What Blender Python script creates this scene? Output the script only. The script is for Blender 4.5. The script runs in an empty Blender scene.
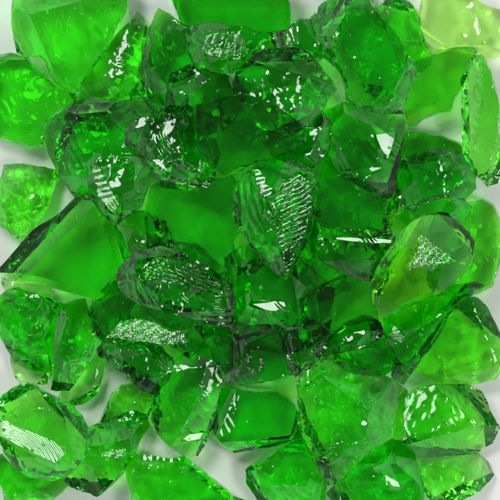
import bpy, bmesh, math, random
from mathutils import Vector, noise
from mathutils.geometry import delaunay_2d_cdt

PI = math.pi
MM = 0.001
H = 2400.0            # camera height above the table, mm
ZREF = 35.0           # height at which one photo pixel is one millimetre
scene = bpy.context.scene

# ------------------------------------------------------------------ camera, light, table
cam_d = bpy.data.cameras.new('camera')
cam = bpy.data.objects.new('camera', cam_d)
scene.collection.objects.link(cam)
cam.location = (0, 0, H * MM)
cam_d.sensor_width = 36
cam_d.lens = 36 * (H - ZREF) / 500.0
cam_d.clip_start = 0.05
cam_d.clip_end = 50
cam_d.dof.use_dof = True
cam_d.dof.focus_distance = (H - 62) * MM
cam_d.dof.aperture_fstop = 9.0
scene.camera = cam

KEY = Vector((-820, 980, 1900))
KEY2 = Vector((1150, -500, 1750))

def area(name, loc, size, power, target=(0, 0, 20), sy=None, col=(1, 1, 1)):
    d = bpy.data.lights.new(name, 'AREA')
    d.shape = 'RECTANGLE'
    d.size = size
    d.size_y = sy or size
    d.energy = power
    d.color = col
    o = bpy.data.objects.new(name, d)
    scene.collection.objects.link(o)
    o.location = Vector(loc) * MM
    o.rotation_euler = (Vector(target) - Vector(loc)).to_track_quat('-Z', 'Y').to_euler()
    return o
area('softbox_lamp', KEY, 0.64, 17)
area('fill_softbox_lamp', KEY2, 0.55, 10, col=(1, 0.99, 0.97))

world = bpy.data.worlds.new('World')
scene.world = world
world.use_nodes = True
bg = world.node_tree.nodes['Background']
bg.inputs[0].default_value = (0.97, 0.985, 1.0, 1)
bg.inputs[1].default_value = 1.0
# the white light tent: bright round the sides, dark overhead where the camera looks in
wn = world.node_tree
wt = wn.nodes.new('ShaderNodeTexCoord')
ws = wn.nodes.new('ShaderNodeSeparateXYZ')
wr = wn.nodes.new('ShaderNodeValToRGB')
wn.links.new(wt.outputs['Generated'], ws.inputs[0])
wn.links.new(ws.outputs['Z'], wr.inputs[0])
wn.links.new(wr.outputs[0], bg.inputs[0])
wr.color_ramp.elements[0].position = 0.30
wr.color_ramp.elements[0].color = (1.0, 1.0, 1.0, 1)
wr.color_ramp.elements[1].position = 0.86
wr.color_ramp.elements[1].color = (0.10, 0.10, 0.10, 1)

scene.view_settings.view_transform = 'Standard'
scene.view_settings.look = 'None'
scene.view_settings.exposure = 0.33
scene.view_settings.gamma = 1.0
scene.render.engine = 'CYCLES'
cy = scene.cycles
cy.max_bounces = 10
cy.transmission_bounces = 16
cy.glossy_bounces = 6
cy.diffuse_bounces = 3
cy.volume_bounces = 0
cy.transparent_max_bounces = 8
cy.caustics_reflective = True
cy.caustics_refractive = True
cy.sample_clamp_indirect = 6.0
cy.blur_glossy = 0.15
cy.use_denoising = True
cy.use_adaptive_sampling = True
cy.adaptive_threshold = 0.08
cy.adaptive_min_samples = 16
cy.time_limit = 900

# ------------------------------------------------------------------ materials
def N(nt, t, **kw):
    n = nt.nodes.new(t)
    for k, v in kw.items():
        setattr(n, k, v)
    return n

def math_node(nt, op, a, b=None, clamp=False):
    n = N(nt, 'ShaderNodeMath', operation=op)
    n.use_clamp = clamp
    for i, v in enumerate((a, b)):
        if v is None:
            continue
        if isinstance(v, (int, float)):
            n.inputs[i].default_value = v
        else:
            nt.links.new(v, n.inputs[i])
    return n.outputs[0]

SIG_R, SIG_G, SIG_B = 128.0, 12.5, 200.0      # absorption per metre
MATS = {}
def glass(dens=1.0, yellow=0.0, kind='plain', rip=0.3, pits=0.0):
    key = (round(dens, 2), round(yellow, 2), kind, round(rip, 2), pits)
    if key in MATS:
        return MATS[key]
    m = bpy.data.materials.new('green_glass_' + kind)
    MATS[key] = m
    m.use_nodes = True
    nt = m.node_tree
    nt.nodes.clear()
    out = N(nt, 'ShaderNodeOutputMaterial')
    g = N(nt, 'ShaderNodeBsdfPrincipled')
    g.inputs['Base Color'].default_value = (0.985, 1, 0.985, 1)
    g.inputs['Transmission Weight'].default_value = 1.0
    g.inputs['IOR'].default_value = 1.48
    ab = N(nt, 'ShaderNodeVolumeAbsorption')
    r = SIG_R * (1 - 0.55 * yellow) * dens
    gg = SIG_G * dens
    b = SIG_B * (1 + 0.1 * yellow) * dens
    D = max(r, b) * 1.02
    ab.inputs['Density'].default_value = D
    ab.inputs['Color'].default_value = (1 - r / D, 1 - gg / D, 1 - b / D, 1)
    nt.links.new(ab.outputs[0], out.inputs['Volume'])
    nt.links.new(g.outputs[0], out.inputs['Surface'])
    tc = N(nt, 'ShaderNodeTexCoord')
    oi = N(nt, 'ShaderNodeObjectInfo')
    off = N(nt, 'ShaderNodeVectorMath', operation='SCALE')
    cmb = N(nt, 'ShaderNodeCombineXYZ')
    for k_, s_ in (('X', 1.7), ('Y', 2.9), ('Z', 0.7)):
        nt.links.new(math_node(nt, 'MULTIPLY', oi.outputs['Random'], s_), cmb.inputs[k_])
    add = N(nt, 'ShaderNodeVectorMath', operation='ADD')
    nt.links.new(tc.outputs['Object'], add.inputs[0])
    nt.links.new(cmb.outputs[0], add.inputs[1])
    vec = add.outputs[0]
    def noise_t(scale, detail=3, rough=0.55, dist=0.0):
        n = N(nt, 'ShaderNodeTexNoise')
        n.inputs['Scale'].default_value = scale
        n.inputs['Detail'].default_value = detail
        n.inputs['Roughness'].default_value = rough
        n.inputs['Distortion'].default_value = dist
        nt.links.new(vec, n.inputs['Vector'])
        return n.outputs['Fac']
    # broad undulation; ripples only on the ribbed pieces, chips only on the crusty ones
    h = math_node(nt, 'MULTIPLY', noise_t(34, 1.5, 0.4), 0.5)
    if rip > 0.5:
        w = N(nt, 'ShaderNodeTexWave', wave_type='RINGS', rings_direction='SPHERICAL', wave_profile='SIN')
        w.inputs['Scale'].default_value = 46
        w.inputs['Distortion'].default_value = 3.0
        w.inputs['Detail'].default_value = 1.0
        w.inputs['Detail Scale'].default_value = 1.2
        shift = N(nt, 'ShaderNodeVectorMath', operation='SUBTRACT')
        nt.links.new(tc.outputs['Object'], shift.inputs[0])
        shift.inputs[1].default_value = (0.045, 0.03, 0.03)
        nt.links.new(shift.outputs[0], w.inputs['Vector'])
        msk = N(nt, 'ShaderNodeMapRange')
        msk.inputs['From Min'].default_value = 0.5
        msk.inputs['From Max'].default_value = 0.66
        nt.links.new(noise_t(26, 1), msk.inputs['Value'])
        rp = math_node(nt, 'MULTIPLY', w.outputs['Fac'], msk.outputs[0])
        h = math_node(nt, 'ADD', h, math_node(nt, 'MULTIPLY', rp, rip * 0.35))
    if pits:
        v = N(nt, 'ShaderNodeTexVoronoi', feature='F1')
        v.inputs['Scale'].default_value = 130
        nt.links.new(vec, v.inputs['Vector'])
        pit = N(nt, 'ShaderNodeMapRange')
        pit.inputs['From Min'].default_value = 0.04
        pit.inputs['From Max'].default_value = 0.24
        pit.inputs['To Min'].default_value = -0.3 * pits
        pit.inputs['To Max'].default_value = 0.0
        nt.links.new(v.outputs['Distance'], pit.inputs['Value'])
        h = math_node(nt, 'ADD', h, pit.outputs[0])
    bump = N(nt, 'ShaderNodeBump')
    bump.inputs['Strength'].default_value = 0.5
    bump.inputs['Distance'].default_value = 0.0022
    nt.links.new(h, bump.inputs['Height'])
    last = bump.outputs[0]
    if kind != 'plain':
        at = N(nt, 'ShaderNodeAttribute', attribute_name='etch')
        b2 = N(nt, 'ShaderNodeBump')
        nt.links.new(last, b2.inputs['Normal'])
        if kind.startswith('stripes'):
            ang, per = [float(q) for q in kind.split(':')[1:]]
            mp = N(nt, 'ShaderNodeMapping')
            mp.inputs['Rotation'].default_value = (0, 0, math.radians(90 - ang))
            nt.links.new(tc.outputs['Object'], mp.inputs['Vector'])
            w2 = N(nt, 'ShaderNodeTexWave', wave_type='BANDS', bands_direction='X', wave_profile='SIN')
            w2.inputs['Scale'].default_value = 314.0 / per
            w2.inputs['Distortion'].default_value = 7.0
            w2.inputs['Detail'].default_value = 3.0
            w2.inputs['Detail Scale'].default_value = 0.45
            nt.links.new(mp.outputs[0], w2.inputs['Vector'])
            f2 = w2.outputs['Fac']
            b2.inputs['Distance'].default_value = 0.00006 * per
            nz_ = noise_t(150, 3, 0.7)
            mk_ = N(nt, 'ShaderNodeMapRange')
            mk_.inputs['From Min'].default_value = 0.38
            mk_.inputs['From Max'].default_value = 0.62
            mk_.inputs['To Min'].default_value = 0.45
            mk_.inputs['To Max'].default_value = 1.25
            nt.links.new(noise_t(75, 2), mk_.inputs['Value'])
            f2 = math_node(nt, 'MULTIPLY', f2, mk_.outputs[0])
            f2 = math_node(nt, 'ADD', math_node(nt, 'POWER', f2, 4.0), math_node(nt, 'MULTIPLY', nz_, 1.2))
        elif kind == 'lines':
            w2 = N(nt, 'ShaderNodeTexWave', wave_type='RINGS', rings_direction='Z', wave_profile='SIN')
            w2.inputs['Scale'].default_value = 88
            w2.inputs['Distortion'].default_value = 0.8
            sh2 = N(nt, 'ShaderNodeVectorMath', operation='SUBTRACT')
            nt.links.new(tc.outputs['Object'], sh2.inputs[0])
            sh2.inputs[1].default_value = (-0.045, -0.06, 0.0)
            nt.links.new(sh2.outputs[0], w2.inputs['Vector'])
            f2 = w2.outputs['Fac']
            b2.inputs['Distance'].default_value = 0.00011
        else:
            v2 = N(nt, 'ShaderNodeTexVoronoi', feature='F1')
            v2.inputs['Scale'].default_value = 470
            v2.inputs['Randomness'].default_value = 0.6
            nt.links.new(tc.outputs['Object'], v2.inputs['Vector'])
            f2 = v2.outputs['Distance']
            b2.inputs['Distance'].default_value = 0.00026
        nt.links.new(math_node(nt, 'MULTIPLY', f2, at.outputs['Fac']), b2.inputs['Height'])
        last = b2.outputs[0]
    nt.links.new(last, g.inputs['Normal'])
    g.inputs['Roughness'].default_value = 0.065
    return m

def table_mat():
    m = bpy.data.materials.new('white_table')
    m.use_nodes = True
    nt = m.node_tree
    g = nt.nodes['Principled BSDF']
    tc = N(nt, 'ShaderNodeTexCoord')
    n = N(nt, 'ShaderNodeTexNoise')
    n.inputs['Scale'].default_value = 9
    n.inputs['Detail'].default_value = 4
    nt.links.new(tc.outputs['Object'], n.inputs['Vector'])
    cr = N(nt, 'ShaderNodeValToRGB')
    cr.color_ramp.elements[0].position = 0.3
    cr.color_ramp.elements[0].color = (0.80, 0.80, 0.80, 1)
    cr.color_ramp.elements[1].position = 0.7
    cr.color_ramp.elements[1].color = (0.83, 0.83, 0.83, 1)
    nt.links.new(n.outputs['Fac'], cr.inputs[0])
    nt.links.new(cr.outputs[0], g.inputs['Base Color'])
    g.inputs['Roughness'].default_value = 0.6
    return m

me = bpy.data.meshes.new('ground')
me.from_pydata([(-2.5, -2.5, 0), (2.5, -2.5, 0), (2.5, 2.5, 0), (-2.5, 2.5, 0)], [], [(0, 1, 2, 3)])
me.materials.append(table_mat())
gr = bpy.data.objects.new('ground', me)
scene.collection.objects.link(gr)
gr['kind'] = 'structure'

# ------------------------------------------------------------------ geometry helpers
def inside(p, poly):
    x, y = p
    c = False
    j = len(poly) - 1
    for i in range(len(poly)):
        xi, yi = poly[i]
        xj, yj = poly[j]
        if (yi > y) != (yj > y) and x < (xj - xi) * (y - yi) / (yj - yi) + xi:
            c = not c
        j = i
    return c

def seg_d(p, a, b):
    ax, ay = a; bx, by = b; px, py = p
    dx, dy = bx - ax, by - ay
    t = max(0, min(1, ((px - ax) * dx + (py - ay) * dy) / (dx * dx + dy * dy + 1e-9)))
    return math.hypot(px - ax - t * dx, py - ay - t * dy)

def poly_d(p, poly):
    return min(seg_d(p, poly[i - 1], poly[i]) for i in range(len(poly)))

def world_xy(u, v, z):
    s = (H - z) / (H - ZREF)
    return (u - 250) * s, (250 - v) * s

def cdt(points, nrim):
    """triangles over points whose first nrim form the outline"""
    vs = [Vector(p) for p in points]
    r = delaunay_2d_cdt(vs, [], [list(range(nrim))], 1, 1e-4)
    ov, oe, of, vmap = r[0], r[1], r[2], r[3]
    remap = {}
    for i, src in enumerate(vmap):
        if src:
            remap[i] = src[0]
        else:
            remap[i] = None
    tris = []
    for f in of:
        t = [remap[i] for i in f]
        if None in t or len(set(t)) < 3:
            continue
        if len(t) == 3:
            tris.append(t)
        else:
            for k in range(1, len(t) - 1):
                tris.append([t[0], t[k], t[k + 1]])
    return tris

class Chunk:
    pass

def half_n(x, y, z, key):
    p = Vector((x, y, z))
    a = (key - p).normalized()
    b = (Vector((0, 0, H)) - p).normalized()
    return (a + b).normalized()

def make_chunk(name, label, outline, z0, t=14, b=14, dens=1.0, yel=0.0, seed=0, rid=None, glints=(),
               flat=False, wall=(0.9, 3), slope=None, L=3.4, rough=1.0, rip=0.3, ncut=None, cuts=(), group='pieces of green glass heaped on the white surface', attempt=0, grow=2.4, bcuts=()):
    slope_in = slope
    rnd = random.Random(seed * 7919 + 13)
    # densify and roughen the outline
    n = len(outline)
    gx0 = sum(p[0] for p in outline) / n; gy0 = sum(p[1] for p in outline) / n
    outline = [(u + (u - gx0) / (math.hypot(u - gx0, v - gy0) + 1e-6) * grow, v + (v - gy0) / (math.hypot(u - gx0, v - gy0) + 1e-6) * grow) for (u, v) in outline]
    pts = []
    cx = sum(p[0] for p in outline) / n
    cy_ = sum(p[1] for p in outline) / n
    for i in range(n):
        a = outline[i]; c = outline[(i + 1) % n]
        pts.append(a)
        d = math.hypot(c[0] - a[0], c[1] - a[1])
        k = int(d // 12)
        for q in range(k):
            f = (q + 1) / (k + 1) + rnd.uniform(-.12, .12) / (k + 1)
            nx, ny = (c[1] - a[1]) / d, -(c[0] - a[0]) / d
            o = rnd.gauss(0, 0.022 * min(d, 18)) * rough
            pts.append((a[0] + (c[0] - a[0]) * f + nx * o, a[1] + (c[1] - a[1]) * f + ny * o))
    m = len(pts)
    area2 = sum(pts[i - 1][0] * pts[i][1] - pts[i][0] * pts[i - 1][1] for i in range(m))
    sgn = 1 if area2 > 0 else -1
    if slope is None:
        slope = (rnd.uniform(-.16, .16), rnd.uniform(-.16, .16))
    def rimz(u, v):
        return z0 + slope[0] * (u - cx) + slope[1] * (v - cy_)
    rim = []
    for i, (u, v) in enumerate(pts):
        z = rimz(u, v) + rnd.uniform(-.1, .1) * min(t, b) + 2.5 * noise.noise(Vector((u * .04, v * .04, seed)))
        rim.append((u, v, z))
    # a blocky prism over the outline ...
    bm = bmesh.new()
    fl = bm.faces.layers.int.new('fid')
    def ring(inset, zf):
        out = []
        for i in range(m):
            a_ = pts[i - 1]; c_ = pts[(i + 1) % m]; p_ = pts[i]
            dx, dy = c_[0] - a_[0], c_[1] - a_[1]
            d_ = math.hypot(dx, dy) + 1e-6
            w_ = rnd.uniform(*inset)
            q_ = (p_[0] - dy / d_ * w_ * sgn, p_[1] + dx / d_ * w_ * sgn)
            if not inside(q_, pts):
                q_ = p_
            out.append(bm.verts.new((q_[0], -q_[1], zf(*q_))))
        return out
    rtop = ring(wall, lambda u, v: rimz(u, v) + t * 1.6)
    rmid = [bm.verts.new((u, -v, z)) for (u, v, z) in rim]
    rbot = ring((wall[0], wall[1] * 1.3), lambda u, v: rimz(u, v) - b * 1.5)
    for r1, r2 in ((rtop, rmid), (rmid, rbot)):
        for i in range(m):
            j = (i + 1) % m
            bm.faces.new((r1[i], r1[j], r2[j])); bm.faces.new((r1[i], r2[j], r2[i]))
    for rr in (rtop, rbot):
        for q in cdt([(v.co.x, v.co.y) for v in rr], m):
            bm.faces.new([rr[k] for k in q])
    bmesh.ops.recalc_face_normals(bm, faces=bm.faces)
    nfid = [0]
    # ... broken along planes
    def cut(co, no):
        r = bmesh.ops.bisect_plane(bm, geom=bm.verts[:] + bm.edges[:] + bm.faces[:], dist=1e-4, plane_co=co, plane_no=no, clear_outer=True)
        ed = [e for e in r['geom_cut'] if isinstance(e, bmesh.types.BMEdge)]
        ed = [e for e in ed if e.is_valid and len(e.link_faces) == 1]
        if not ed:
            return
        nfid[0] += 1
        before = set(bm.faces)
        bmesh.ops.triangle_fill(bm, edges=ed, use_beauty=True, normal=no)
        for f in bm.faces:
            if f not in before:
                f[fl] = nfid[0]
    ctr = Vector((cx, -cy_, 0))
    def sup(d):
        return max((Vector((p[0], -p[1], 0)) - ctr).dot(d) for p in pts)
    ta = rnd.uniform(0, 2 * PI)
    tl = math.tan(math.radians(rnd.uniform(1, 3) if flat else rnd.uniform(3, 9)))
    cut(Vector((cx, -cy_, rimz(cx, cy_) + t)), Vector((math.cos(ta) * tl + slope[0] * -1, math.sin(ta) * tl + slope[1], 1)).normalized())
    for (p1, p2, deg) in cuts:
        mx_, my_ = (p1[0] + p2[0]) / 2, -(p1[1] + p2[1]) / 2
        d = Vector((-(p2[1] - p1[1]), -(p2[0] - p1[0]), 0)).normalized()
        if (Vector((mx_, my_, 0)) - ctr).dot(d) < 0:
            d = -d
        dg = math.radians(deg)
        cut(Vector((mx_, my_, rimz(mx_, -my_) + t)), (d * math.sin(dg) + Vector((0, 0, math.cos(dg)))).normalized())
    nc = ncut if ncut is not None else (2 if flat else 5)
    a0 = rnd.uniform(0, 2 * PI)
    for q in range(nc):
        aa = a0 + (q + rnd.uniform(-.3, .3)) * 2 * PI / max(nc, 1)
        d = Vector((math.cos(aa), math.sin(aa), 0))
        sd = sup(d)
        f_ = rnd.uniform(.06, .16) if flat else rnd.uniform(.15, .75)
        dg = math.radians(rnd.uniform(35, 60) if flat else rnd.uniform(14, 30) + (1 - f_) * 14)
        p_ = ctr + d * sd * (1 - f_)
        cut(Vector((p_.x, p_.y, rimz(p_.x, -p_.y) + t)), (d * math.sin(dg) + Vector((0, 0, math.cos(dg)))).normalized())
    cut(Vector((cx, -cy_, rimz(cx, cy_) - b)), Vector((rnd.uniform(-.06, .06) + slope[0], rnd.uniform(-.06, .06) - slope[1], -1)).normalized())
    for (p1, p2, deg) in bcuts:
        mx_, my_ = (p1[0] + p2[0]) / 2, -(p1[1] + p2[1]) / 2
        d = Vector((-(p2[1] - p1[1]), -(p2[0] - p1[0]), 0)).normalized()
        if (Vector((mx_, my_, 0)) - ctr).dot(d) < 0:
            d = -d
        dg = math.radians(deg)
        cut(Vector((mx_, my_, rimz(mx_, -my_) - b)), (d * math.sin(dg) - Vector((0, 0, math.cos(dg)))).normalized())
    for q in range(0 if flat else 2):
        aa = rnd.uniform(0, 2 * PI)
        d = Vector((math.cos(aa), math.sin(aa), 0))
        f_ = rnd.uniform(.15, .5)
        dg = math.radians(rnd.uniform(25, 54))
        p_ = ctr + d * sup(d) * (1 - f_)
        cut(Vector((p_.x, p_.y, rimz(p_.x, -p_.y) - b)), (d * math.sin(dg) + Vector((0, 0, -math.cos(dg)))).normalized())
    # small fresh facets that catch the lamp
    bmesh.ops.triangulate(bm, faces=bm.faces[:])
    for gi, g in enumerate(glints):
        poly = g[0]
        gx = sum(p[0] for p in poly) / len(poly); gy = sum(p[1] for p in poly) / len(poly)
        R_ = max(math.hypot(p[0] - gx, p[1] - gy) for p in poly) + 2
        for i in range(len(poly)):
            p1, p2 = poly[i - 1], poly[i]
            fs = [f for f in bm.faces if f.normal.z > .25 and any(math.hypot(v.co.x - gx, -v.co.y - gy) < R_ + 60 for v in f.verts)]
            ge = set(e for f in fs for e in f.edges); gv = set(v for f in fs for v in f.verts)
            no = Vector((-(p2[1] - p1[1]), -(p2[0] - p1[0]), 0)).normalized()
            bmesh.ops.bisect_plane(bm, geom=list(gv) + list(ge) + fs, dist=1e-4, plane_co=Vector((p1[0], -p1[1], 0)), plane_no=no)
        bmesh.ops.triangulate(bm, faces=[f for f in bm.faces if len(f.verts) > 3])
        bm.normal_update()
        sel = [f for f in bm.faces if f.normal.z > .25 and inside((f.calc_center_median().x, -f.calc_center_median().y), poly)]
        vv = set(v for f in sel for v in f.verts)
        if not sel:
            continue
        zc = sum(v.co.z for v in vv) / len(vv) - .3
        wx, wy = world_xy(gx, gy, zc)
        nn = half_n(wx, wy, zc, KEY2 if g[1] == 2 else KEY)
        if g[1] == 3:
            nn = (nn + Vector((0.07, -0.09, 0))).normalized()
        for v in vv:
            v.co.z = zc - (nn.x * (v.co.x - gx) + nn.y * (v.co.y + gy)) / nn.z
        for f in sel:
            f[fl] = (2000 if len(g) > 3 else 1000) + gi
    bmesh.ops.remove_doubles(bm, verts=bm.verts[:], dist=0.02)
    bmesh.ops.triangulate(bm, faces=[f for f in bm.faces if len(f.verts) > 3])
    bmesh.ops.recalc_face_normals(bm, faces=bm.faces[:])
    if any(len(e.link_faces) != 2 for e in bm.edges) and attempt < 12:
        bm.free()
        return make_chunk(name, label, outline, z0, t, b, dens, yel, seed + 53, rid, glints, flat, wall, slope_in, L, rough, rip, ncut, cuts, group, attempt + 1, grow, bcuts)
    bm.verts.index_update()
    V = []
    for v in bm.verts:
        z = max(v.co.z, 0.8)
        x, y = world_xy(v.co.x, -v.co.y, z)
        V.append(Vector((x, y, z)))
    tris = []
    bnd = {}
    for f in bm.faces:
        fid = f[fl]
        slot = 2 if fid >= 2000 else (1 if fid >= 1000 else 0)
        tris.append(([v.index for v in f.verts], slot, fid, f.normal.z > 0))
        for e in f.edges:
            if any(f2[fl] != fid for f2 in e.link_faces):
                bnd.setdefault(fid, {})[e.index if False else tuple(sorted((e.verts[0].index, e.verts[1].index)))] = 1
    segs = {k: [(V[i], V[j]) for (i, j) in v] for k, v in bnd.items()}
    bm.free()
    # refine: split every edge longer than L, keeping facet coordinates
    fine = []
    P = list(V)
    for ti, (q, slot, fid_, _s) in enumerate(tris):
        A = (P[q[1]] - P[q[0]]).cross(P[q[2]] - P[q[0]]).length / 2
        fine.append((tuple(q), ((1, 0, 0), (0, 1, 0), (0, 0, 1)), ti, A, slot))
    info = {}
    changed = True
    mids = {}
    def mid(i, j):
        k = (i, j) if i < j else (j, i)
        if k not in mids:
            mids[k] = len(P)
            P.append((P[i] + P[j]) / 2)
        return mids[k]
    while changed:
        changed = False
        out = []
        for f in fine:
            q, bc, ti, A, slot = f
            ls = [(P[q[k]] - P[q[(k + 1) % 3]]).length for k in range(3)]
            mk = [l > L for l in ls]
            s = sum(mk)
            if s == 0:
                out.append(f)
                continue
            changed = True
            def hb(i, j):
                return tuple((bc[i][k] + bc[j][k]) / 2 for k in range(3))
            if s == 3:
                m0, m1, m2 = mid(q[0], q[1]), mid(q[1], q[2]), mid(q[2], q[0])
                b0, b1, b2 = hb(0, 1), hb(1, 2), hb(2, 0)
                out += [((q[0], m0, m2), (bc[0], b0, b2), ti, A, slot), ((m0, q[1], m1), (b0, bc[1], b1), ti, A, slot),
                        ((m2, m1, q[2]), (b2, b1, bc[2]), ti, A, slot), ((m0, m1, m2), (b0, b1, b2), ti, A, slot)]
            else:
                # rotate so that edge 0-1 is marked (and 1-2 marked if two are)
                for r in range(3):
                    q_ = q[r:] + q[:r]; b_ = bc[r:] + bc[:r]; m_ = mk[r:] + mk[:r]
                    if m_[0] and (s == 1 or m_[1]):
                        break
                q, bc = q_, b_
                if s == 1:
                    m0 = mid(q[0], q[1]); b0 = hb(0, 1)
                    out += [((q[0], m0, q[2]), (bc[0], b0, bc[2]), ti, A, slot), ((m0, q[1], q[2]), (b0, bc[1], bc[2]), ti, A, slot)]
                else:
                    m0 = mid(q[0], q[1]); m1 = mid(q[1], q[2]); b0 = hb(0, 1); b1 = hb(1, 2)
                    out += [((m0, q[1], m1), (b0, bc[1], b1), ti, A, slot), ((q[0], m0, m1), (bc[0], b0, b1), ti, A, slot),
                            ((q[0], m1, q[2]), (bc[0], b1, bc[2]), ti, A, slot)]
        fine = out
    nv = len(P)
    nor = [Vector((0, 0, 0)) for _ in range(nv)]
    dish = [0.0] * nv
    edge = [0.0] * nv
    glv = [0] * nv
    dsg = {}
    fidv = [None] * nv
    for q, bc, ti, A, slot in fine:
        fn = (P[q[1]] - P[q[0]]).cross(P[q[2]] - P[q[0]])
        fid = tris[ti][2]
        for i in q:
            nor[i] += fn
            if slot:
                glv[i] = slot
            if fidv[i] is None or fidv[i] == fid:
                fidv[i] = fid
            else:
                fidv[i] = -1
        if fid not in dsg:
            dsg[fid] = rnd.choice((-1.3, -1.0, -.6, .5, .9)) * (.6 if flat else 1.0)
    for i in range(nv):
        nn = nor[i]
        if nn.length > 0:
            nn.normalize()
        p = P[i]
        if glv[i]:
            continue
        dist = 0.0
        fid = fidv[i]
        if fid != -1 and fid in segs and fid > 0:
            dist = 99.0
            for (A_, B_) in segs[fid]:
                ab = B_ - A_
                l2 = ab.length_squared
                tt_ = max(0.0, min(1.0, (p - A_).dot(ab) / l2)) if l2 > 0 else 0.0
                dd = (p - A_ - ab * tt_).length_squared
                if dd < dist * dist:
                    dist = math.sqrt(dd)
        d = 0.0
        if dist > 0:
            d = dsg[fid] * (1 - math.exp(-dist / 9.0))
        sp = p * 0.05 + Vector((seed * 3.1, 0, 0))
        d += 0.6 * noise.noise(sp) * rough
        sp = p * 0.21 + Vector((0, seed * 1.7, 0))
        d += 0.24 * rough * noise.noise(sp) * rough
        sp = p * 0.11 + Vector((seed * 0.7, 0, 9))
        d += 0.62 * noise.noise(sp) * rough * rough
        e = max(0.0, 1 - dist / 5.0)
        if e > 0:
            sp = p * 0.5 + Vector((0, 0, seed * 2.3))
            d += 0.34 * e * noise.noise(sp) * rough
        P[i] = p + nn * d
    bx = sum(p.x for p in P) / nv; by = sum(p.y for p in P) / nv; bz = max(0.6, min(p.z for p in P))
    P = [Vector((p.x - bx, p.y - by, max(p.z, 0.6) - bz)) * MM for p in P]
    me = bpy.data.meshes.new(name)
    me.from_pydata([tuple(p) for p in P], [], [f[0] for f in fine])
    kinds = [g[3] for g in glints if len(g) > 3]
    me.materials.append(glass(dens, yel, kinds[0] if kinds else 'plain', rip, 1.0 if rough >= 1.3 else (0.6 if rough >= 1.1 else 0.4)))
    if kinds:
        at = me.attributes.new('etch', 'FLOAT', 'POINT')
        at.data.foreach_set('value', [float(v == 2) for v in glv])
    me.polygons.foreach_set('use_smooth', [True] * len(fine))
    me.set_sharp_from_angle(angle=math.radians(20))
    me.validate()
    o = bpy.data.objects.new(name, me)
    scene.collection.objects.link(o)
    o.location = (bx * MM, by * MM, bz * MM)
    o['label'] = label
    o['category'] = 'glass chunk'
    o['group'] = group
    return o

# ------------------------------------------------------------------ the pieces
# name | label | outline in photo pixels | level | options
Z1, Z2, Z3, Z4 = 17, 38, 58, 76
S = []
def c(name, label, pts, z, **k):
    nums = [float(v) for v in pts.replace(',', ' ').split()]
    S.append((name, label, list(zip(nums[::2], nums[1::2])), z, k))
# --- bottom layer, lying on the table
c('glass_piece','flat bright green slab with smooth pale top and dark curved rim at the left edge',
  '-10 60 0 57 12 54 28 58 35 67 47 79 58 87 70 90 76 97 72 105 62 113 50 124 46 137 44 145 30 147 12 142 -10 135', 18, bcuts=[((40,68),(66,102),52)], cuts=[((42,66),(68,104),50)], ncut=1, flat=True, t=14,b=15, dens=0.48, slope=(0,0), wall=(3,7), rough=.7)
c('glass_chunk','bright green chunk with a white glinting crease in the top left corner',
  '14 -12 13 12 15 35 19 52 27 57 42 55 47 60 50 73 58 82 72 92 80 88 88 70 100 57 108 43 115 27 124 14 131 -12', Z2, t=15,b=16, dens=0.5,
  rid=[(45,30,.9),(62,35,1.0),(70,68,.75),(35,22,.8),(95,22,1.05),(84,48,.8),(24,18,.7),(28,42,.55)], rip=.6)
c('glass_shard','light green pointed triangular shard beside the white gap near the top left',
  '137 13 144 20 147 30 145 45 143 58 146 75 150 92 140 98 120 102 95 106 78 108 74 100 80 88 92 68 108 47 122 30', Z1+6, t=13,b=14, dens=0.52,
  rid=[(130,30,.7),(124,62,1.0),(128,80,.9),(103,75,.7),(136,50,.9)], rip=.7)
c('glass_shard','leaning shard with dark left flank and pale tip right of the topmost white gap',
  '159 10 170 16 181 26 192 32 196 60 194 90 185 112 170 118 159 108 150 97 143 82 142 67 145 50 150 32 155 18', Z2-4, bcuts=[((153,30),(153,95),50)], t=14,b=15, dens=.85,
  rid=[(160,30,.6),(158,60,.9),(176,50,1.0),(172,76,.8),(163,90,.9)])
c('glass_piece','smooth mid green slab cut by the top edge left of the top centre',
  '170 -12 176 8 184 26 192 36 215 48 250 52 280 38 288 28 289 10 286 -12', Z2-6, t=14,b=15, dens=1.0, flat=True, rough=.7)
c('glass_shard','light green shard with a pointed top between two larger pieces at the upper right',
  '376 14 386 2 398 -6 410 4 418 18 422 34 430 52 430 62 420 70 408 66 396 42 386 26', Z1, t=13,b=14, dens=0.52, slope=(0,0))
c('glass_chunk','pale yellow green chunk fading to clear in the top right corner',
  '424 -12 420 18 421 32 426 48 440 50 458 46 472 46 486 60 500 54 514 46 514 14 490 8 470 -2 460 -12', Z2-8, cuts=[((460,-6),(500,40),18),((426,40),(480,48),45)], ncut=1, t=14,b=14, dens=0.17, yel=.5, slope=(.06,.1),
  rid=[(432,20,.9),(450,34,1.0),(470,20,.8),(490,36,.6),(436,40,.6)], rough=.8)
c('glass_piece','even light green slab above the small white half moon gap on the right',
  '407 70 420 62 440 54 460 48 476 50 474 66 462 84 453 98 450 110 436 112 424 118 416 125 408 124 404 112 410 88', Z2-4, t=11,b=14, dens=0.62, yel=.3, flat=True, rough=.7)
c('glass_piece','green slab below the small white half moon gap on the right',
  '404 131 418 132 440 137 457 142 468 152 462 168 430 172 405 165 396 150', Z1, t=13,b=14, dens=0.65, yel=.3, flat=True, slope=(0,0))
c('glass_chunk','small frosted light green chunk at the left edge above the big triangle',
  '5 166 22 165 42 169 56 171 58 180 50 195 45 210 34 225 20 237 8 229 -6 217 -8 185 3 178', Z1, t=13,b=14, dens=0.36, slope=(0,0), rip=1.0, rough=1.4)
c('glass_flake','pale thin flake half hidden under the lower edge of the big triangle at the left',
  '3 284 4 272 22 276 45 280 52 291 48 306 30 306 12 300', 12, t=7,b=9, dens=0.3, slope=(0,0))
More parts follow.
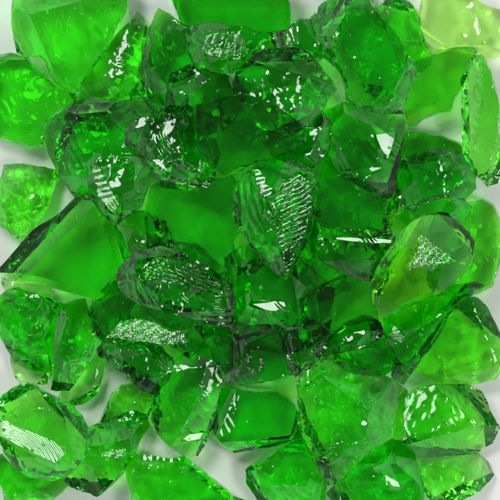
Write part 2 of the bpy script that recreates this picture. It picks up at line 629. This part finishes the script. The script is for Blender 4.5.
c('glass_chunk','rough mottled green chunk at the left edge below the big triangle',
  '-2 300 8 292 18 290 32 295 45 299 60 304 60 316 56 340 55 370 40 371 26 366 14 355 5 342 -2 328', Z1+4, t=14,b=15, dens=0.75, rough=1.5, rip=.9, slope=(.08,-.06))
c('glass_flake','pale thin flake poking out under the mottled chunk at the lower left edge',
  '10 345 24 352 42 360 50 372 46 384 30 383 17 377 13 364', 9, t=6,b=7, dens=0.3, slope=(0,0))
c('glass_chunk','upright bright green chunk with a notch and pale foot left of the speckled slab',
  '57 316 63 306 74 302 85 300 88 312 96 326 104 337 100 348 88 362 76 380 68 392 56 400 51 392 54 375 55 345', Z2-8, t=15,b=15, dens=0.62,
  rid=[(64,325,.9),(78,318,1.0),(76,345,.8),(64,360,1),(90,340,.8)])
c('glass_flake','thin pale green flake under the upright chunk at the lower left',
  '70 372 82 355 98 344 106 352 101 376 97 392 84 402 68 405 58 400', 12, t=8,b=9, dens=0.3, slope=(0,0))
c('glass_chunk','bright green chunk cut by the bottom edge under the round piece with curved lines',
  '-8 456 4 455 12 464 30 475 50 480 70 476 66 486 52 498 40 512 6 512 4 490 -6 474', 14, t=11,b=12, dens=0.60, slope=(0,0))
c('glass_chunk','pale green arm shaped chunk reaching right of the white gap at the lower left',
  '100 428 108 408 113 394 122 387 138 385 150 391 155 402 152 413 140 422 122 428', Z1-3, t=12,b=12, dens=0.45, slope=(0,0),
  rid=[(138,398,.9),(144,406,1),(120,405,.7),(146,398,.6)], rip=1.2, rough=1.3)
c('glass_chunk','green chunk with dark crusted lower edge right of the round piece with curved lines',
  '86 430 103 424 120 416 135 412 146 417 148 428 139 440 134 452 127 461 122 472 108 487 95 497 84 494 74 487 66 479 76 466 84 455', Z1+8, bcuts=[((74,474),(112,478),52)], t=14,b=15, dens=0.62, rough=1.2,
  rid=[(95,445,.9),(120,432,1),(104,470,.8),(85,478,.5)], glints=[([(101,453),(124,449),(126,453),(120,458),(102,457)],1,1.02,'dots')])
c('glass_chunk','broad green chunk with scooped pale streak cut by the bottom edge left of centre',
  '124 456 132 453 150 456 170 460 184 458 200 470 216 482 232 494 252 504 256 514 128 514 134 495 128 478', Z1, t=14,b=15, dens=0.6, slope=(0,0),
  rid=[(140,478,.8),(165,472,.9),(196,482,1.0),(160,500,.7),(182,492,.9),(220,502,.8),(150,464,.5)], rip=.7)
c('glass_chunk','smooth wedge shaped bright green chunk standing alone above the white gap at bottom centre',
  '219 390 232 387 255 391 275 391 288 399 298 412 305 428 303 437 290 441 270 446 252 448 236 452 222 444 210 432 214 412', Z1+1, bcuts=[((232,444),(298,432),54)], cuts=[((228,388),(214,428),30),((236,443),(296,432),42)], ncut=1, t=15,b=15, dens=0.78, slope=(0,0), rough=.7,
  rid=[(226,396,.8),(256,400,1.0),(284,412,.95),(292,430,.7),(262,436,.8),(236,440,.75),(222,424,.85)], wall=(3,5))
c('glass_chunk','squarish green pitted chunk at the bottom edge right of centre',
  '247 470 256 463 270 455 288 445 304 437 309 450 320 465 325 480 323 514 268 514 256 493 249 484', Z1, t=14,b=15, dens=0.68, rough=1.1, slope=(0,0))
c('glass_chunk','green chunk with slanted left edge and one white glint, right of the pitted squarish chunk',
  '328 514 330 492 345 477 360 463 374 448 390 443 404 446 412 458 418 475 420 495 418 514', Z1+4, t=15,b=15, dens=.85, slope=(0,0),
  rid=[(385,465,1.0),(360,480,.8),(400,480,.9),(350,500,.7),(390,500,.8),(376,482,.9)], glints=[([(385,475),(398,482),(400,487),(393,486),(386,480)],1,1.0)], rip=.8)
c('glass_chunk','blocky yellow green chunk with dark lower left corner below the pale rimmed wedge',
  '404 414 406 399 414 391 423 387 445 385 466 386 481 392 488 411 499 428 499 438 476 452 454 459 435 465 426 464 416 452 404 442 403 430', Z1+4, bcuts=[((412,440),(460,446),50)], cuts=[((418,446),(482,418),38),((476,390),(488,436),30)], ncut=1, t=16,b=15, dens=0.58, yel=.35, slope=(0,0),
  rid=[(420,400,.9),(446,396,.95),(472,402,.8),(440,428,.95),(480,430,.6),(426,436,.7),(464,440,.75),(412,430,.6)])
c('glass_chunk','light green chunk with a dark lower rim in the bottom right corner',
  '416 458 428 466 450 461 476 453 487 463 493 476 484 486 468 497 455 508 436 512 428 494 420 478', 14, bcuts=[((440,492),(488,474),52)], t=11,b=12, dens=0.4, slope=(0,0))
c('glass_wedge','rounded bright green wedge with a thin pale upper rim at the right edge',
  '415 369 426 352 436 336 446 318 457 303 466 299 478 298 487 308 495 326 502 342 502 362 495 378 478 382 455 384 435 380', Z1+6, cuts=[((484,300),(494,375),25),((430,376),(490,372),30),((448,316),(424,356),50)], ncut=1, t=13,b=14, dens=0.50, slope=(0,0), yel=.15,
  rid=[(458,312,.8),(478,312,.8),(440,350,.85),(462,345,1.0),(488,350,.8),(440,370,.7),(475,370,.8)])
c('glass_piece','pale rounded slab at the right edge behind the chunk with a triangular white mesh patch',
  '440 215 455 206 470 204 482 200 493 206 499 222 500 245 498 265 492 284 478 292 460 296 440 298 430 280 430 240', Z1+4, t=12,b=13, dens=0.45, slope=(0,0), flat=True, yel=.15,
  rid=[(466,214,.9),(484,214,.95),(488,240,1.0),(478,250,1.02),(470,270,.9),(485,268,.8)])
c('glass_chunk','small green chunk tucked behind the left end of the speckled slab',
  '96 302 110 284 126 286 134 296 125 318 108 334 98 330 92 316', Z1-2, t=13,b=13, dens=.8, slope=(0,0))
c('glass_flake','light green flake with fine white strokes in the gap right of the big triangle',
  '116 224 126 214 145 212 166 222 172 240 163 254 140 256 128 250 130 240 136 230', Z1-4, t=10,b=10, dens=.6, slope=(0,0), rip=1.5)
c('glass_chunk','green chunk under the fine cracked edge below the rounded slab right of centre',
  '330 352 352 346 375 340 390 344 394 356 388 369 374 376 355 374 341 366', Z1, t=12,b=13, dens=.9, slope=(0,0))
# filler chunks seen through and between the upper ones
c('glass_chunk','deep lying green chunk seen through the textured pieces left of centre',
  '150 110 190 104 215 120 218 160 200 190 165 185 146 160', Z1, t=13,b=14, dens=.5, slope=(0,0))
c('glass_chunk','deep lying green chunk seen under the dark flat piece at the upper centre',
  '222 72 265 60 305 66 318 100 300 140 250 145 220 120 214 95', Z1, t=13,b=14, dens=.5, slope=(0,0))
c('glass_chunk','deep lying green chunk seen through the feather marked piece at the centre',
  '245 170 290 160 318 185 314 240 280 262 250 245 238 210', Z1, t=13,b=14, dens=.5, slope=(0,0))
c('glass_chunk','deep lying green chunk seen through the rounded dome slab right of centre',
  '322 150 360 140 392 160 400 210 380 250 340 245 320 215', Z1, t=13,b=14, dens=.5, slope=(0,0))
c('glass_chunk','deep lying green chunk seen under the lower centre of the heap',
  '252 270 300 262 330 290 326 340 290 350 252 345 240 310', Z1, t=13,b=14, dens=.5, slope=(0,0))
c('glass_chunk','deep lying green chunk seen below the long dark ribbed piece',
  '160 240 200 246 226 270 214 288 222 330 200 322 170 330 148 300 140 262', Z1, t=13,b=14, dens=.5, slope=(0,0))
c('glass_chunk','deep lying green chunk seen under the upper left of the heap',
  '72 112 120 106 142 130 138 175 100 196 66 180 58 145', Z1, t=13,b=14, dens=.5, slope=(0,0))
c('glass_chunk','deep lying green chunk seen under the bright slab at the upper right',
  '334 -8 368 -6 384 30 394 70 384 100 364 94 356 66 338 38', Z1, t=13,b=14, dens=.6, slope=(0,0))
c('glass_chunk','deep lying green chunk seen between the feather marked piece and the olive slab',
  '300 236 320 240 350 262 372 272 350 290 322 300 300 286 290 262', Z1, t=13,b=14, dens=.5, slope=(0,0))
c('glass_chunk','deep lying green chunk seen under the upper part of the scratched and curved green chunks',
  '178 330 196 346 222 330 246 336 248 366 226 380 200 366 186 356', Z1-3, t=10,b=12, dens=.6, slope=(0,0))
# --- middle layer
c('glass_chunk','craggy green block above the big triangle with a jagged sparkling top edge',
  '43 124 54 118 66 109 76 103 92 98 118 103 143 98 158 106 168 118 170 140 160 155 140 165 120 185 95 200 75 196 62 178 54 160 47 141', Z2+2, seed=608, t=15,b=15, dens=0.69,
  rid=[(60,140,.7),(84,114,.7),(110,112,.8),(150,116,.9),(90,150,1),(125,140,1.05),(75,165,.7),(150,140,.8),(110,170,.8)], rip=.6, slope=(0,0))
c('glass_shard','leaf shaped shard with curved cracks and a thin pale ridge above the big triangle',
  '88 163 97 155 115 158 140 158 148 165 147 185 141 205 128 214 116 223 104 214 93 200 89 182', Z3+2, t=13,b=14, dens=0.70,
  rid=[(99,160,.9),(112,182,1.0),(127,206,.95),(139,200,.7),(135,175,.6)], glints=[([(92,166),(99,166),(108,185),(120,206),(112,212),(98,196)],2,.75,'stripes:10:6')], rip=.8, slope=(0,0), wall=(2,4))
c('glass_chunk','big smooth triangular chunk with a grey green flank on its left side',
  '85 194 90 196 108 214 116 230 126 240 129 252 117 272 108 286 99 299 72 291 47 284 22 281 -3 280 0 268 7 255 18 241 40 227 61 214 74 200', Z2+6, bcuts=[((80,208),(27,264),46),((104,220),(118,262),50),((96,295),(40,282),55)], cuts=[((86,204),(36,272),24),((96,290),(30,274),62),((102,222),(114,264),45)], ncut=0, t=16,b=16, dens=0.63, rough=.55,
  rid=[(86,204,1.0),(58,243,1.0),(34,270,.8),(97,290,.75),(114,262,.8),(108,232,.85),(55,225,.35),(20,258,.5),(80,250,1.0),(60,280,.72)], slope=(.03,-.05), wall=(2,4), flat=True)
c('glass_chunk','ribbed chunk with broken white reflections along its top edge at the upper centre',
  '187 36 195 26 214 23 240 28 262 33 285 30 293 38 296 49 285 52 265 55 252 64 238 72 215 73 198 68 189 50', Z3-4, t=13,b=15, dens=0.70,
  rid=[(270,42,.85),(196,44,.6)], rip=1.6,
  glints=[([(203,36),(222,32),(243,38),(247,54),(240,60),(222,58),(206,54)],3,1.0,'stripes:75:7'),([(286,33),(290,38),(296,48),(290,50),(285,42)],3,.9,'stripes:75:7')], rough=1.3)
c('glass_chunk','small dark rounded chunk right of the ribbed piece near the top',
  '290 28 300 20 314 20 322 28 325 42 321 58 310 64 300 58 294 46', Z2+4, t=14,b=14, dens=1.48)
c('glass_chunk','dark smooth chunk behind the middle of the upper heap left of centre',
  '172 75 190 66 215 73 235 78 245 92 240 110 225 128 205 135 178 130 166 110', Z2-2, t=14,b=14, dens=0.88)
c('glass_chunk','large angular chunk with a pointed right tip at the upper centre',
  '228 74 244 66 255 56 268 50 288 48 306 52 316 63 322 72 330 80 335 89 326 100 320 112 308 125 285 135 262 128 245 112 235 95', Z3+8, seed=433, t=15,b=15, dens=0.72,
  rid=[(262,60,.8),(284,66,1.05),(275,90,1.0),(305,80,.8),(322,90,.5),(300,106,.7),(250,84,.8)], slope=(0,.05))
c('glass_chunk','large bright green chunk with a sparkling white right ridge at the upper right of centre',
  '311 16 322 6 335 -2 350 -9 366 -6 376 12 388 26 400 44 412 62 416 74 408 84 405 100 402 112 380 114 355 106 346 98 345 84 338 68 326 58 318 40', Z3-8, t=16,b=16, dens=0.46, rough=1.1,
  rid=[(325,22,.8),(350,12,.9),(364,8,.8),(382,44,.95),(396,66,.9),(370,80,1.0),(345,48,.85),(398,88,.6),(360,98,.8)], slope=(0,0))
c('glass_shard','long narrow shard with a pale upper facet at the right edge',
  '470 60 482 56 491 72 496 92 499 112 497 130 502 150 504 170 497 181 487 185 479 176 470 168 462 148 457 125 452 108 458 88 465 74', Z2+4, bcuts=[((474,75),(474,165),50)], cuts=[((474,62),(480,135),38),((462,120),(480,175),25)], ncut=1, t=14,b=14, dens=0.48,
  rid=[(474,72,.8),(466,100,1.0),(472,132,1.0),(488,104,.6),(486,80,.6),(488,150,.8),(482,170,.6)], slope=(.05,0))
c('glass_chunk','dark glossy chunk left of the lower end of the long narrow shard on the right',
  '398 166 410 156 432 150 452 152 468 158 475 172 474 188 464 198 448 196 430 200 415 210 402 205 396 190 394 176', Z2+6, bcuts=[((405,168),(460,158),50)], t=14,b=15, dens=1.36, rough=1.2)
c('glass_chunk','dark block with one ragged white spot left of the half moon gap',
  '325 112 345 104 370 108 400 112 404 118 402 140 398 165 394 185 400 200 384 198 360 185 345 178 330 165 318 140 316 122', Z3-2, t=14,b=15, dens=1.01, slope=(0,0),
  rid=[(340,125,.9),(365,120,1.05),(390,124,.9),(350,155,.9),(380,165,1.0),(388,188,.7)], glints=[([(376,135),(386,133),(394,139),(391,150),(388,158),(380,147)],1,1.04)])
c('glass_chunk','very dark chunk with thin curved glints at the middle of the upper heap',
  '270 130 300 118 320 110 330 125 328 150 315 165 295 170 278 160 266 145', Z3, t=14,b=14, dens=1.36, rip=1.2)
c('glass_piece','rounded dome topped smooth dark green slab right of the feather marked piece',
  '312 190 325 180 345 175 358 180 372 192 382 208 389 225 390 236 370 236 345 230 325 226 312 215', Z3+2, t=13,b=14, dens=0.75, slope=(0,-.08), flat=True)
c('glass_shard','dark shard with a long thin white reflection along its upper edge right of centre',
  '314 226 330 228 360 229 392 232 396 250 385 268 372 280 350 275 325 262 310 248', Z3-6, t=14,b=14, dens=0.84, slope=(0,0),
  glints=[([(334,235),(350,236),(375,238),(391,240),(391,243),(372,243),(350,241),(336,239)],1,.95)], rip=.8)
c('glass_piece','broad smooth mid green slab in the middle left of centre',
  '152 188 175 176 205 183 232 176 242 200 243 225 232 240 236 262 232 282 215 285 190 262 165 250 148 248 146 215', Z2+2, t=14,b=15, dens=0.70, flat=True, rough=.8)
c('glass_chunk','glittering chunk with several broken white reflections left of centre near the top',
  '128 125 145 118 165 115 185 118 200 130 208 150 215 172 205 186 185 184 160 178 140 160 128 145', Z3, t=14,b=15, dens=0.66, rip=1.6, rough=1.5, slope=(0,0),
  rid=[(148,130,.9),(170,128,1.0),(190,140,.9),(160,150,.85),(182,158,.75),(198,168,.8)],
  glints=[([(168,122),(176,118),(173,130),(164,138),(154,143),(152,138),(162,132)],1,1.0),([(140,116),(146,118),(144,126),(137,128)],1,.9),([(206,180),(212,184),(204,192),(196,200),(192,198),(200,188)],1,.9),([(152,160),(166,158),(162,162),(168,172),(160,166)],1,.8)])
c('glass_shard','long dark ribbed oval shard with silvery ripples left of centre',
  '119 272 127 260 140 251 160 248 180 252 203 264 220 278 231 290 233 308 228 326 210 327 190 318 165 311 142 304 126 296 118 284', Z3, bcuts=[((128,286),(215,312),50),((128,268),(170,258),48)], seed=303, t=15,b=15, dens=1.36, rip=2.2, rough=1.3,
  rid=[(134,275,.7),(215,300,.9),(150,296,.8),(180,302,.8),(212,314,.6)], glints=[([(140,264),(168,257),(200,268),(222,286),(206,292),(172,282),(144,279)],3,1.0,'stripes:-22:4')], slope=(0,0))
c('glass_piece','slab with a large frosted speckled white patch below the long ribbed oval shard',
  '93 318 105 303 118 296 130 298 150 303 172 308 190 316 200 330 206 346 192 353 178 350 155 345 125 344 104 341 95 332', Z2-2, t=13,b=14, dens=0.66, slope=(0,0), flat=True,
  rid=[(100,322,.8),(192,345,.7)], glints=[([(104,338),(109,330),(121,321),(140,318),(161,325),(170,332),(183,330),(187,343),(176,344),(162,345),(148,342),(133,341),(116,338)],1,1.0,'dots')])
c('glass_shard','almost black glittering shard below the speckled patch',
  '97 350 104 342 130 343 158 347 171 358 174 368 166 382 155 393 143 390 130 378 114 364 102 357', Z2-4, bcuts=[((112,352),(160,384),50),((130,350),(168,362),50)], t=14,b=14, dens=1.98, rough=1.5, rip=1.4, slope=(0,0))
c('glass_chunk','curved green chunk behind the lower end of the long ribbed oval shard',
  '196 328 212 326 228 324 240 332 244 352 240 375 228 385 221 374 213 352', Z2-6, t=14,b=14, dens=0.75)
c('glass_chunk','green chunk with a flat white sliver of reflection below the feather marked piece',
  '230 262 245 252 262 256 280 275 295 285 310 298 313 318 300 325 280 325 255 335 240 335 232 315 232 290', Z2+8, t=14,b=15, dens=0.75, rip=.9, slope=(0,0),
  rid=[(245,270,.9),(265,282,.9),(250,300,.8),(296,296,.8),(290,318,.7),(262,322,.8)],
  glints=[([(252,304),(266,303),(275,301),(284,302),(286,306),(276,311),(266,310)],1,1.0)])
c('glass_chunk','dark leaf shaped chunk beside a small greyish crusty crystal below centre',
  '232 345 245 335 262 332 280 327 294 329 302 345 300 362 292 374 270 378 245 384 232 384 226 365', Z2-4, t=13,b=14, dens=1.48, rough=1.1, slope=(0,0))
c('glass_chunk','small green chunk full of glinting bubbles at the left tip of the olive slab',
  '290 330 305 320 318 325 330 335 325 348 318 358 305 368 297 375 290 365 286 346', Z2-2, t=13,b=14, dens=0.70, rip=2, rough=1.6)
c('glass_piece','broad flat olive green slab at the lower right of centre',
  '302 300 315 290 335 280 355 272 372 275 378 290 376 310 378 322 365 320 345 326 330 338 318 345 310 335 303 318', Z2+8, t=13,b=15, dens=0.70, yel=.35, flat=True, rough=.7)
c('glass_chunk','dark green leaf shaped chunk under the lower edge of the olive green slab',
  '314 352 330 339 345 326 364 317 379 323 383 333 374 342 358 348 335 353 320 358', Z2-2, t=13,b=13, dens=1.59)
c('glass_shard','dark slanting shard with a glinting knob left of the pale rimmed wedge on the right',
  '384 318 400 305 425 296 450 287 472 283 483 286 470 297 457 304 447 318 437 336 425 354 413 370 404 384 392 381 394 362 388 342', Z2+2, bcuts=[((412,360),(455,300),50)], cuts=[((395,350),(465,292),30)], ncut=2, t=14,b=15, dens=1.01, slope=(0,0),
  rid=[(402,325,1.0),(420,312,.9),(450,297,.7),(410,345,.8),(404,365,.7)], glints=[([(390,324),(396,326),(404,336),(400,342),(394,338)],1,1.0,'dots')])
c('glass_chunk','large lumpy green chunk scattered with tiny bright glints at the lower right of centre',
  '297 376 308 363 322 360 345 366 370 375 392 383 404 392 406 405 402 418 394 434 380 441 362 454 348 468 338 480 328 481 320 466 312 450 305 432 304 412 302 395', Z2+2, t=17,b=16, dens=0.58, rough=1.4, rip=1.0, slope=(0,0),
  rid=[(315,380,.8),(340,385,1.0),(370,392,1.0),(394,400,.7),(330,410,1.0),(360,418,1.05),(385,422,.8),(325,440,.8),(345,448,.8),(334,466,.6)])
c('glass_chunk','upright scratched chunk with a scooped lower right facet left of the lone wedge',
  '160 372 172 360 186 354 205 358 219 366 221 382 216 405 210 425 206 440 198 454 184 454 170 444 158 432 153 418 155 395', Z2-6, bcuts=[((196,445),(212,405),50),((165,430),(160,385),50)], cuts=[((214,380),(178,432),32),((205,362),(158,380),25)], ncut=1, t=16,b=16, dens=0.55, slope=(0,0), rip=1.2,
  rid=[(172,376,.9),(200,370,1.0),(214,378,.7),(205,392,.9),(184,412,1.0),(165,410,.7),(190,434,.8),(202,420,.6),(176,432,.7)], glints=[([(179,437),(190,434),(203,433),(200,439),(188,441)],1,.95)])
c('glass_chunk','round jagged chunk with a patch of curved white lines in the lower left corner',
  '-6 405 4 396 14 389 26 384 38 389 52 397 67 404 80 415 87 430 88 444 82 460 70 472 50 480 32 478 16 466 6 452 -2 436', Z2+2, bcuts=[((62,408),(84,445),50),((20,462),(70,462),50),((4,405),(30,392),50)], cuts=[((10,455),(60,466),35),((60,405),(78,450),30)], ncut=2, t=15,b=16, dens=0.44, slope=(0,0), rough=1.1,
  rid=[(30,395,.8),(44,408,.9),(70,420,.9),(78,440,.8),(60,470,.7),(34,466,.7)],
  glints=[([(1,416),(14,426),(36,433),(55,442),(66,453),(55,463),(36,454),(17,445),(3,436)],1,.95,'lines')])
# --- top of the heap
c('glass_piece','large flat topped dark green piece on top of the heap above the feather marked piece',
  '198 106 218 100 243 95 262 102 280 110 300 125 305 140 290 152 262 160 240 165 226 174 212 165 200 150 196 128', Z4+2, t=13,b=13, dens=0.86, slope=(0,0), flat=True, rough=.8, rid=[(215,115,.95),(250,112,1.0),(285,132,.9),(245,145,1.0),(222,150,.95)])
c('glass_chunk','pointed piece with feather like white ribs at the centre of the heap',
  '241 172 255 163 275 160 295 162 312 172 317 192 313 215 308 235 300 255 287 278 276 272 262 258 248 240 236 222 234 200 238 185', Z4-4, cuts=[((256,175),(284,268),20)], ncut=1, t=15,b=15, dens=0.70, slope=(0,0), rip=1.2,
  rid=[(250,215,.8),(262,235,.8)],
  glints=[([(254,168),(260,170),(265,184),(273,189),(270,196),(263,197),(257,186)],1,1.0,'stripes:26:4.6'),([(266,207),(276,198),(286,180),(298,173),(310,182),(312,205),(305,233),(297,256),(287,272),(280,245)],3,1.0,'stripes:26:4.6')])
c('glass_chunk','yellowish green faceted chunk with a triangular white mesh patch on the right',
  '378 298 377 280 383 268 393 253 405 236 417 225 432 218 447 219 462 230 469 245 466 262 452 278 436 288 415 298 398 308 385 312', Z3+2, t=17,b=16, dens=0.55, yel=.95, slope=(0,0), rough=.7,
  rid=[(400,256,.8),(404,282,.9),(385,290,.6),(434,228,.75),(456,244,.8),(425,284,.75)], glints=[([(423,236),(453,259),(444,264),(410,268),(414,252)],1,1.05,'dots')])
c('glass_chunk','green chunk with a frosty corner between the dark glossy chunk and the triangular mesh patch',
  '398 214 415 206 430 199 448 196 462 199 470 208 460 222 446 217 430 216 416 222 404 234 392 250 384 240', Z2+8, t=12,b=13, dens=0.70, rip=1.2)
exec_list = None
for i, (name, label, pts, z, k) in enumerate(S):
    k.setdefault('seed', i + 1)
    vr = random.Random(i + 77)
    k['yel'] = min(1, k.get('yel', 0) + vr.choice((0, 0, 0, .06, .14)))
    if 'rip' not in k and vr.random() < .6:
        k['rip'] = vr.choice((.55, .7, .9))
    o = make_chunk(name, label, pts, z, **k)
    if 'greyish crusty crystal' in label:
        # the crust: a cluster of small angular crystals stuck to the glass
        rnd = random.Random(5)
        vs = []; fs = []
        for q in range(34):
            u, v = rnd.choice(((248, 360), (248, 362), (249, 357), (261, 365), (261, 362), (260, 368), (246, 345), (258, 347), (252, 370)))
            u += rnd.gauss(0, 1.1); v += rnd.gauss(0, 1.4)
            z_ = 50 + rnd.uniform(-2, 3)
            x, y = world_xy(u, v, z_)
            r_ = rnd.uniform(0.6, 1.5)
            b0 = len(vs)
            for dx, dy, dz in ((1, 0, 0), (-1, 0, 0), (0, 1, 0), (0, -1, 0), (0, 0, 1), (0, 0, -1)):
                vs.append(tuple((Vector((x + dx * r_ * rnd.uniform(.6, 1.3), y + dy * r_ * rnd.uniform(.6, 1.3), z_ + dz * r_ * rnd.uniform(.5, 1.1))) * MM) - o.location))
            for a_, b_, c_ in ((0, 2, 4), (2, 1, 4), (1, 3, 4), (3, 0, 4), (2, 0, 5), (1, 2, 5), (3, 1, 5), (0, 3, 5)):
                fs.append((b0 + a_, b0 + b_, b0 + c_))
        cm = bpy.data.meshes.new('crystal_crust')
        cm.from_pydata(vs, [], fs)
        mt = bpy.data.materials.new('crystal')
        mt.use_nodes = True
        pb = mt.node_tree.nodes['Principled BSDF']
        nz = N(mt.node_tree, 'ShaderNodeTexNoise')
        nz.inputs['Scale'].default_value = 160
        cr = N(mt.node_tree, 'ShaderNodeValToRGB')
        cr.color_ramp.elements[0].position = 0.42
        cr.color_ramp.elements[0].color = (0.17, 0.11, 0.15, 1)
        cr.color_ramp.elements[1].position = 0.55
        cr.color_ramp.elements[1].color = (0.42, 0.46, 0.38, 1)
        tcc = N(mt.node_tree, 'ShaderNodeTexCoord')
        mt.node_tree.links.new(tcc.outputs['Object'], nz.inputs['Vector'])
        mt.node_tree.links.new(nz.outputs['Fac'], cr.inputs[0])
        mt.node_tree.links.new(cr.outputs[0], pb.inputs['Base Color'])
        pb.inputs['Roughness'].default_value = 0.5
        pb.inputs['Transmission Weight'].default_value = 0.35
        cm.materials.append(mt)
        co = bpy.data.objects.new('crystal_crust', cm)
        scene.collection.objects.link(co)
        co.parent = o
        co['label'] = 'greyish pink and white crusty crystals stuck to the dark glass'
